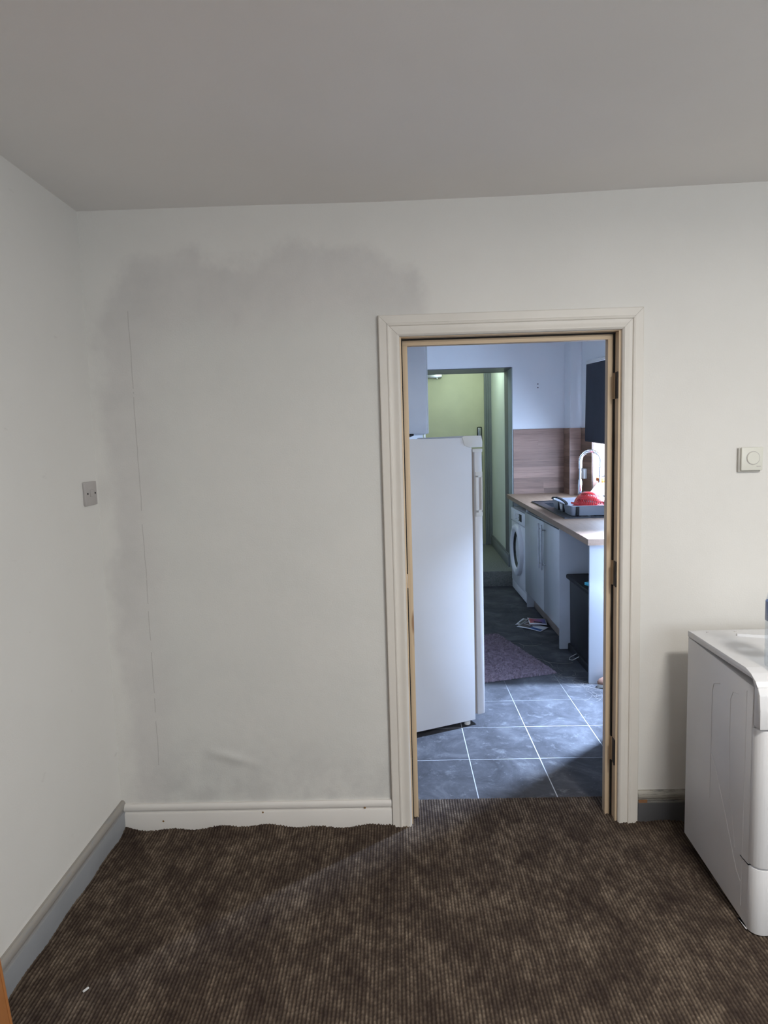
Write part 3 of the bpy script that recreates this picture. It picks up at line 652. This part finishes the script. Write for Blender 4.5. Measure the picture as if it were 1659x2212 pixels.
# tap
tp = top('spring_tap', 'chrome pull-down tap with a coiled spring arch behind the sink', 'tap', 1.757, 3.19)
TPZ = wz(3.19)
MB().lathe([(.026, 0), (.026, .012), (.018, .02), (.016, .06), (.016, .12), (0, .125)], 24, Matrix.Translation((.035, 0, .0065))).build('tap_base', CHROME, tp)
r0 = .088; zc = 1.367 - TPZ; xr_ = .043; xl_ = xr_ - 2 * r0
MB().tube([(xr_, 0, .11), (xr_, 0, zc - .05)], .0095, 14).build('riser', CHROME, tp)
arc = [(xr_, 0, zc - .06)] + [(xr_ - r0 + r0 * math.cos(a), 0, zc + r0 * math.sin(a)) for a in np.linspace(0, math.pi, 25)] + [(xl_, 0, zc - .06)]
MB().tube(arc, .0065, 10).build('hose', CHROME, tp)
L = [0]
for p, q in zip(arc, arc[1:]): L.append(L[-1] + math.dist(p, q))
coil = []; turns = 34; n_ = turns * 10
for k in range(n_ + 1):
    s_ = L[-1] * k / n_; i = min(np.searchsorted(L, s_, 'right') - 1, len(arc) - 2); f_ = (s_ - L[i]) / (L[i + 1] - L[i])
    p = Vector(arc[i]).lerp(Vector(arc[i + 1]), f_); tdir = (Vector(arc[i + 1]) - Vector(arc[i])).normalized(); nrm = Vector((0, 1, 0)); bi = tdir.cross(nrm)
    a = 2 * math.pi * turns * k / n_; coil.append(p + .0145 * (nrm * math.cos(a) + bi * math.sin(a)))
MB().tube(coil, .0027, 5).build('spring', CHROME, tp)
MB().tube([(xl_, 0, zc - .05), (xl_, 0, 1.205 - TPZ)], .0095, 14).build('spray_neck', CHROME, tp)
MB().lathe([(.0, .0), (.014, .0), (.017, .01), (.016, .06), (.0175, .075), (.0165, .10), (.0145, .135), (0, .135)], 20, Matrix.Translation((xl_, 0, 1.072 - TPZ))).build('spray_head', CHROME, tp)
MB().tube([(xr_, 0, 1.232 - TPZ), (xr_ + .05, 0, 1.236 - TPZ), (xr_ + .085, -.01, 1.236 - TPZ)], .008, 10).build('lever', CHROME, tp)
# dish rack
rk = top('dish_rack', 'grey plastic dish rack with black handle on the sink drainer', 'dish rack', 1.542, 2.745, 0, .0105)
rw, rl, rh = .200, .30, .078
def rect(x, y, z, r=.03, n=5):
    pts = []
    for cx, cy_, a0 in ((x - r, y - r, 0), (-x + r, y - r, 90), (-x + r, -y + r, 180), (x - r, -y + r, 270)):
        for k in range(n + 1):
            a = R(a0 + 90 * k / n); pts.append((cx + r * math.cos(a), cy_ + r * math.sin(a), z))
    return pts
def loft(rings, cap0=False, cap1=False):
    b = bmesh.new(); vs = [[b.verts.new(p) for p in rg] for rg in rings]; n = len(vs[0])
    for a, c in zip(vs, vs[1:]):
        for k in range(n): b.faces.new((a[k], a[(k + 1) % n], c[(k + 1) % n], c[k]))
    if cap0: b.faces.new(list(reversed(vs[0])))
    if cap1: b.faces.new(vs[-1])
    bmesh.ops.recalc_face_normals(b, faces=b.faces); m = MB(); m._merge(b); return m
loft([rect(rw - .012, rl - .012, .006), rect(rw - .012, rl - .012, 0), rect(rw, rl, rh - .006), rect(rw + .008, rl + .008, rh - .004), rect(rw + .008, rl + .008, rh), rect(rw - .002, rl - .002, rh), rect(rw - .014, rl - .014, .006)], False, True).build('tray', RACKM, rk)
for s_ in (-1, 1):
    hp = [(s_ * (rw + .004), y, rh + .005 + .020 * math.sin(math.pi * (y + .20) / .46) ** .6 if -.20 < y < .26 else rh + .002) for y in np.linspace(-.20, .26, 15)]
    b = MB()
    for p, q in zip(hp, hp[1:]):
        (x, y0, z0), (_, y1, z1) = p, q
        b.prism([(y0, z0 - .004), (y1, z1 - .004), (y1, z1 + .006), (y0, z0 + .006)], 'X', x - .010, x + .010)
    bmesh.ops.remove_doubles(b.bm, verts=b.bm.verts, dist=1e-5)
    b.build('rack_handle', BLACK_SOFT, rk)
    BX('vent_badge', WHITE_PL, rk, *(sorted((s_ * (rw - .006), s_ * (rw + .0005)))), -.03, .035, .018, .060, bev=.004)
    for yy in (-.075, .075): BX('black_band', BLACK_SOFT, rk, *(sorted((s_ * (rw - .009), s_ * (rw + .0022)))), yy - .012, yy + .012, .004, rh - .006, bev=.002)
BX('black_band', BLACK_SOFT, rk, -rw + .040, -rw + .066, -rl - .002, -rl + .012, .002, rh - .006, bev=.002)
# colander upside down
co = top('colander', 'red plastic colander lying upside down in the dish rack', 'colander', 1.578, 2.74, .3, .019)
prof = [(.155, .0), (.163, .004), (.163, .009), (.150, .010), (.147, .02), (.142, .045), (.134, .065), (.122, .085), (.112, .097), (.094, .113), (.074, .124), (.05, .131), (.025, .134), (0, .135)]
cm = MB().lathe(prof, 96, Matrix.Translation((0, 0, .012)) @ Matrix.Rotation(R(8), 4, 'Y'), skip=lambda i, k: k % 2 == 0 and i in (5, 8) and (k // 8) % 6 != 5)
bmesh.ops.scale(cm.bm, vec=(.9, .9, 1.0), verts=cm.bm.verts)
ob = cm.build('colander_bowl', RED, co, angle=50); md = ob.modifiers.new('wall', 'SOLIDIFY'); md.thickness = .0025
hd_ = MB().tube([(-.135, -.045, .055), (-.152, -.03, .060), (-.156, 0, .061), (-.152, .03, .060), (-.135, .045, .055)], .008, 10); hd_.build('colander_handle', RED, co)
MB().tube([(.02 + .055 * math.cos(a), -.128 + .012 * math.sin(a), .035 + .042 * math.sin(a)) for a in np.linspace(0, math.pi, 13)], .005, 8).build('colander_ring', RED, co)
# board, tub, cup behind
bo = top('chopping_board', 'white chopping board leaning behind the red colander', 'chopping board', 1.768, 3.115, 0, .012)
MB().prism([(-.165, 0), (.12, 0), (.12, .192), (-.005, .192)], 'Y', -.004, .004, bev=.0025, M=Matrix.Rotation(R(-10), 4, 'X')).build('board', mat('white_board_plastic', (.85, .86, .87), None, 4, .3), bo)
tu = thing('orange_tub', 'orange plastic tub half hidden behind the tap', 'tub', (1.985, 3.62, WZ0 + .001))
loft([rect(.05, .06, 0, .02), rect(.052, .062, .095, .02), rect(.066, .076, .10, .022), rect(.066, .076, .127, .022), rect(.060, .070, .129, .022), rect(.05, .06, .115, .02)], True, True).build('tub_body', ORANGE, tu)
for z in (.107, .117): loft([rect(.0675, .0775, z - .003, .022), rect(.069, .079, z, .022), rect(.0675, .0775, z + .003, .022)]).build('lid_ridge', ORANGE, tu)
cu = top('cup', 'small pale cup between the splashback and the white board', 'cup', 1.866, 3.69, 0, .001)
MB().lathe([(0, .003), (.026, .003), (.028, 0), (.033, .058), (.035, .061), (.032, .061), (.027, .01), (0, .008)], 24).build('cup_body', WHITE_PL, cu)

# ------------------------------------------------------------------ fridge
FA = math.atan2(.149, .34); FD, FW, FH = .575, .55, 1.592
fx, fy = .408 - FD * math.cos(FA), .932 - FD * math.sin(FA)
fg = thing('fridge', 'tall white fridge standing askew just inside the kitchen', 'fridge', (fx, fy, 0), (0, 0, FA))
cab = BX('cabinet_shell', FRIDGE, fg, 0, FD, 0, FW, .030, FH - .004, bev=.004)
tpn = MB().prism([(FD - .060, FH), (FD - .045, FH - .045), (FD - .012, FH - .056), (FD + .062, FH - .056), (FD + .064, FH - .03), (FD + .058, FH + .006), (FD - .050, FH + .006)], 'Y', -.004, FW + .004, bev=.003).build('top_trim', WHITE_PL, fg)
dl = BX('door', FRIDGE, fg, FD + .016, FD + .062, 0, FW, .055, FH - .066, bev=.006)
BX('gasket', GASKET, dl, FD - .001, FD + .017, .010, FW - .010, .06, FH - .072)
b = MB(); hx0, hx1, hz0, hz1 = FD + .018, FD + .060, 1.165, 1.405
b.box(hx0, hx1, -.005, .0, hz0, hz0 + .035, bev=.0015); b.box(hx0, hx1, -.005, 0, hz1 - .03, hz1, bev=.0015); b.box(hx0, hx0 + .018, -.005, 0, hz0 + .02, hz1 - .02, bev=.0015); b.box(hx1 - .008, hx1, -.005, 0, hz0 + .02, hz1 - .02, bev=.0015)
b.build('door_grip', WHITE_PL, dl)
BX('grip_recess', GREY_PL, dl, hx0 + .016, hx1 - .006, -.0015, .0005, hz0 + .03, hz1 - .026)
BX('door_cap', WHITE_PL, dl, FD + .004, FD + .063, -.003, FW + .002, FH - .082, FH - .064, bev=.003)
for x, y in ((FD - .035, .035), (FD - .035, FW - .035), (.04, .035), (.04, FW - .035)): MB().lathe([(0, 0), (.018, 0), (.018, .018), (.012, .022), (.012, .034), (0, .034)], 14, Matrix.Translation((x, y, 0))).build('foot', WHITE_PL, fg)
# cupboard above the fridge
cu = thing('wall_cupboard', 'plain pale wall cupboard hung above the fridge', 'cupboard', (-.31, 2.0, 1.625))
BX('cupboard_box', mat('pale_cupboard_board', (.66, .67, .70), (.62, .63, .66), 4, .4), cu, -.49, .515, -.45, .40, .0, .92, bev=.002)
BX('cupboard_door', DOORF, cu, .515, .527, -.40, .398, .002, .918, bev=.002)
BX('gap_shade_strip', BLACK_SOFT, cu, -.48, .43, -.452, .39, -.010, .0)  # black strip standing in for the dark gap above the fridge

# ------------------------------------------------------------------ rug, papers, hair, slipper
ra = math.atan2(.14, .50)
nxr, nyr, rwid, rlen = 170, 150, .95, .93
u = np.linspace(-rwid, 0, nxr); v_ = np.linspace(0, rlen, nyr); U, Vv = np.meshgrid(u, v_)
Z = .006 + .013 * rng.random(U.shape) ** .7
jx = (rng.random(U.shape) - .5) * .006; jy = (rng.random(U.shape) - .5) * .006
edge = (U <= -rwid + 1e-6) | (U >= -1e-6) | (Vv <= 1e-6) | (Vv >= rlen - 1e-6); Z[edge] = -.001
jx[edge] += (rng.random(U.shape)[edge] - .5) * .014; jy[edge] += (rng.random(U.shape)[edge] - .5) * .014
rm = grid_mesh('rug', U + jx, Vv + jy, Z); rm.materials.append(RUGM); rg = bpy.data.objects.new('rug', rm); COL.objects.link(rg)
rm.polygons.foreach_set('use_smooth', np.zeros(len(rm.polygons), bool))
rg.location = (1.045, 1.70, 0); rg.rotation_euler = (0, 0, ra); tag(rg, 'small mauve grey shaggy rug on the kitchen tiles', 'rug')

def paper(name, pts, cols, label, lift, angle):
    m, t, bs = nt(name + '_print'); bs.inputs['Roughness'].default_value = .35
    tc = N(t, 'ShaderNodeUVMap'); sep = N(t, 'ShaderNodeSeparateXYZ'); t.links.new(tc.outputs[0], sep.inputs[0])
    sx = ramp(t, sep.outputs[0], cols)
    for (a0, a1, b0, b1, c) in angle:
        k = mth(t, 'MULTIPLY', mth(t, 'MULTIPLY', mth(t, 'GREATER_THAN', sep.outputs[0], a0), mth(t, 'LESS_THAN', sep.outputs[0], a1)), mth(t, 'MULTIPLY', mth(t, 'GREATER_THAN', sep.outputs[1], b0), mth(t, 'LESS_THAN', sep.outputs[1], b1)))
        sx = mixc(t, k, sx, c)
    t.links.new(sx, bs.inputs['Base Color'])
    n = 8; V = []; F = []; UV = []
    c = [Vector(p) for p in pts]
    for j in range(n + 1):
        for i in range(n + 1):
            s_, q = i / n, j / n
            p = c[0].lerp(c[1], s_).lerp(c[3].lerp(c[2], s_), q); V.append((p.x, p.y, p.z + lift + .004 * math.sin(3 * s_ + 2 * q) ** 2)); UV.append((s_, q))
    for j in range(n):
        for i in range(n): F.append((j * (n + 1) + i, j * (n + 1) + i + 1, (j + 1) * (n + 1) + i + 1, (j + 1) * (n + 1) + i))
    me = bpy.data.meshes.new(name); me.from_pydata(V, [], F); ul = me.uv_layers.new(name='UVMap')
    for l in me.loops: ul.data[l.index].uv = UV[l.vertex_index]
    o = link(name, me, m); md = o.modifiers.new('sheet', 'SOLIDIFY'); md.thickness = .0008
    return tag(o, label, 'leaflet')
WH = (.72, .73, .76)
paper('leaflet', [(.985, 2.80, .004), (1.15, 2.645, .002), (1.245, 2.745, .002), (1.10, 2.93, .012)], [(.0, WH), (1, WH)], 'white leaflet with dark blue print lying flat under the colourful card', .001, [(.5, .95, .1, .42, (.03, .10, .32)), (.08, .5, .12, .5, (.07, .05, .05)), (.1, .4, .55, .9, (.10, .06, .06))])
paper('leaflet', [(1.095, 2.80, .012), (1.238, 2.775, .010), (1.264, 2.955, .010), (1.116, 3.0, .012)], [(.0, (.60, .10, .06)), (.45, (.42, .16, .30)), (1, (.04, .14, .42))], 'card with a red to blue printed picture on top of the leaflet', .008, [(0, 1, 0, .22, WH), (.28, .74, .28, .5, (.03, .02, .03)), (0, .05, 0, 1, WH), (.95, 1, 0, 1, WH), (0, 1, .94, 1, WH)])
paper('leaflet', [(.98, 2.83, .003), (1.01, 2.80, .003), (1.12, 2.94, .012), (1.075, 2.965, .016)], [(.0, WH), (1, (.3, .28, .26))], 'folded strip of printed paper poking out beside the card', .011, [(.3, .8, .2, .9, (.08, .07, .07))])
# hair strands swept off the rug
b = MB()
for k in range(34):
    q = random.random(); x = 1.0 + .24 * q + random.gauss(0, .05); y = 1.72 - .42 * q + random.gauss(0, .05); a = random.uniform(-1.2, -.3) + math.pi * (random.random() < .5); pts = []
    cvt = random.uniform(-22, 22)
    for i in range(9):
        pts.append((x, y, .0015 + .002 * random.random())); a += cvt * .02 + random.uniform(-.25, .25); s_ = random.uniform(.012, .03); x += s_ * math.cos(a); y += s_ * math.sin(a)
    if min(p[0] for p in pts) < .6 or max(p[0] for p in pts) > 1.9: continue
    b.tube(pts, .0003, 4, cap=False)
for (x, y, a, c) in ((.84, 2.38, .3, -.25), (.92, 2.33, -1.0, .2), (.98, 2.0, -.6, -.12), (1.02, 1.93, -.7, .1)):
    pts = []
    for i in range(10): pts.append((x, y, .002)); a += c; x += .022 * math.cos(a); y += .022 * math.sin(a)
    b.tube(pts, .0006, 4, cap=False)
tag(b.build('hair_strands', mat('dusty_hair', (.42, .38, .34), None, 9, .7)), 'pale hair and lint strands swept across tiles beside the rug', 'hair', kind='stuff')
# slipper by the end panel
sl = thing('slipper', 'brown slipper with pale fluffy sole against the white end panel', 'slipper', (1.238, 1.440, 0), (0, 0, R(4)))
def foot(z, k): return [((.125 + .125 * math.cos(a)) * 1.0, (.040 + .008 * math.cos(a + 3)) * math.sin(a) * k, z) for a in np.linspace(0, 2 * math.pi, 28, endpoint=False)]
loft([foot(.0, .9), foot(.004, 1.0), foot(.018, 1.02), foot(.022, .95)], True, True).build('sole', mat('fleece', (.55, .53, .48), (.40, .38, .34), 120, .95, bmp=1, bscale=300), sl)
loft([foot(.0225, .95), foot(.034, .96), [(x * .9 + .012, y * .86, z) for x, y, z in foot(.052, .9)], [(x * .7 + .03, y * .6, z) for x, y, z in foot(.060, .9)]], True, True).build('upper', mat('brown_suede', (.22, .115, .075), (.17, .085, .055), 30, .85), sl)

# ------------------------------------------------------------------ near room: appliance, bottle, plates, leaning door leaf, crumbs
dy = thing('tumble_dryer', 'white freestanding appliance with rounded front beside the doorway', 'appliance', (1.07, -.16, 0))
DW, DD = .60, .470
b = MB(); b.prism([(0, .050), (0, .822), (-DD + .03, .800), (-DD + .03, .014)], 'X', .0, DW, bev=.003)
sd = b.build('side_casing', DRYER, dy)
rel = MB()
def relief(pts, r): rel.tube([(-.0003, y, z) for y, z in pts], r, 5, cap=False)
relief([(-.19, .30), (-.19, .69), (-.20, .72), (-.24, .735)], .0012); relief([(-.31, .58), (-.31, .71), (-.325, .74), (-.36, .745)], .0012)
relief([(-.19, .47), (-.22, .44), (-.31, .28), (-.375, .16), (-.40, .14)], .0016); relief([(-.31, .58), (-.32, .40), (-.36, .23)], .0012); relief([(-.405, .06), (-.405, .70), (-.405, .775)], .0012)
rel.build('pressed_relief', DRYER, sd)
# front: rounded vertical edges
def rounded_front(z0, z1, depth0, r=.035):
    n = 6; pts = [(0.0, -DD + .028)]
    for k in range(n + 1):
        a = R(180 + 90 * k / n); pts.append((r + r * math.cos(a), -DD + .0 + r - depth0 + r * math.sin(a)))
    for k in range(n + 1):
        a = R(270 + 90 * k / n); pts.append((DW - r + r * math.cos(a), -DD + r - depth0 + r * math.sin(a)))
    pts.append((DW, -DD + .028))
    return MB().prism(pts, 'Z', z0, z1, bev=.003)
rounded_front(.232, .674, .008).build('front_panel', DRYER, dy)
rounded_front(.010, .226, .006).build('plinth_panel', DRYER, dy)
# control fascia whose top rolls back into the top panel
prof = [(-DD + .028, .680), (-DD - .010, .680), (-DD - .008, .74), (-DD - .002, .785), (-DD + .010, .81), (-DD + .028, .822)]
MB().prism(prof, 'X', .0, DW, bev=.004).build('control_fascia', DRYER, dy)
tpn = MB().prism([(0, .824), (0, .846), (-.02, .848), (-DD + .075, .846), (-DD + .045, .838), (-DD + .018, .822), (-DD + .006, .806), (-DD + .028, .806), (-DD + .035, .824)], 'X', -.002, DW + .002, bev=.002).build('top_panel', DRYER, dy)
b = MB()                                     # raised lip curving round the dished middle of the top
for p0, p1 in ((0, 1),):
    arcp = [(.135 + .30 * k / 12, -.085 - .075 * math.sin(math.pi * .5 * k / 12), .849 + .004 * math.sin(math.pi * k / 12)) for k in range(13)]
    for p, q in zip(arcp, arcp[1:]): b.prism([(p[0], p[1]), (q[0], q[1]), (q[0], q[1] + .006), (p[0], p[1] + .006)], 'Z', .846, max(p[2], q[2]) + .006)
b.build('top_lip', DRYER, tpn)
MB().tube([(.05, -.035, .8485), (.058, -.035, .8485)], .002, 6).build('screw_cap', GREY_PL, tpn); MB().tube([(.15, -.035, .8485), (.158, -.035, .8485)], .002, 6).build('screw_cap', GREY_PL, tpn)
for x in (.05, DW - .05):
    for y in (-.05, -DD + .06): MB().lathe([(0, 0), (.018, 0), (.018, .016), (.01, .02), (.01, .06), (0, .06)], 12, Matrix.Translation((x, y, .002))).build('foot', BLACK_SOFT, dy)
bt = thing('water_bottle', 'clear plastic water bottle with blue label on the white appliance', 'bottle', (1.163, -.57, .8465))
MB().lathe([(0, .004), (.030, 0), (.040, .008), (.042, .03), (.040, .04), (.042, .05), (.040, .06), (.042, .07), (.040, .08), (.042, .09), (.0425, .14), (.0425, .20), (.041, .215), (.034, .25), (.020, .285), (.0135, .295), (.0135, .315), (0, .316)], 40).build('bottle_body', BOTTLE, bt, angle=60)
MB().lathe([(.0429, .150), (.0431, .152), (.0431, .207), (.0429, .209)], 40).build('bottle_label', LABELM, bt)
MB().lathe([(.0145, .300), (.0155, .302), (.0155, .318), (.014, .320), (0, .320)], 24).build('bottle_cap', mat('blue_cap', (.05, .13, .45), None, 5, .4), bt)
# heating dial on the right, plate on the left
th_ = thing('room_thermostat', 'ivory square thermostat with round dial on the wall beside the doorway', 'thermostat', (1.3585, 0, 1.466))
BX('back_plate', mat('thermostat_grey', (.50, .48, .44), None, 5, .5), th_, -.044, .040, -.012, 0, -.046, .046, bev=.002)
fc = BX('face', CREAM_PL, th_, -.037, .044, -.022, -.0115, -.040, .048, bev=.003)
MB().lathe([(.024, 0), (.024, .002), (.0225, .004), (0, .0042)], 32, Matrix.Translation((.006, -.022, .007)) @ Matrix.Rotation(R(90), 4, 'X')).build('dial', CREAM_PL, fc)
MB().lathe([(.0262, 0), (.0262, .0007), (.0240, .0007)], 32, Matrix.Translation((.006, -.022, .007)) @ Matrix.Rotation(R(90), 4, 'X')).build('dial_groove', GREY_PL, fc)
BX('marking', GREY_PL, fc, .020, .036, -.0226, -.0218, -.026, -.0235)
sw = thing('wall_switch', 'aged grey switch plate near the corner of the left wall', 'switch', (XL, -.074, 1.412))
BX('plate', GREY_PL, sw, 0, .010, -.048, .046, -.045, .045, bev=.003)
BX('rocker', GREY_PL, sw, .0095, .013, -.011, .011, -.012, .014, bev=.001)
for y in (-.030, .030): MB().lathe([(.004, 0), (.0035, .0015), (0, .0015)], 12, Matrix.Translation((.010, y, 0)) @ Matrix.Rotation(R(90), 4, 'Y')).build('screw', BLACK_SOFT, sw)
# timber door leaf leaning on the side wall
lf = thing('door_leaf', 'orange-brown timber door leaf leaning against the side wall', 'door leaf', (-.952, -1.48, .005), (0, -math.atan(.088), 0))
BX('slab', LEAFM, lf, -.038, 0, -.38, .378, 0, 1.94, bev=.003)
BX('lipping', LEAFM, lf, -.0385, .0005, .378, .386, .002, 1.938, bev=.001)
tag(MB().box(-.009, .009, -.003, .003, 0, .004, bev=.001, M=Matrix.Translation((-.945, -.80, .0065)) @ Matrix.Rotation(1.0, 4, 'Z')).build('plaster_crumb', WHITE_PL), 'tiny white plaster flake on the brown carpet', 'flake')

tag(fl, None)
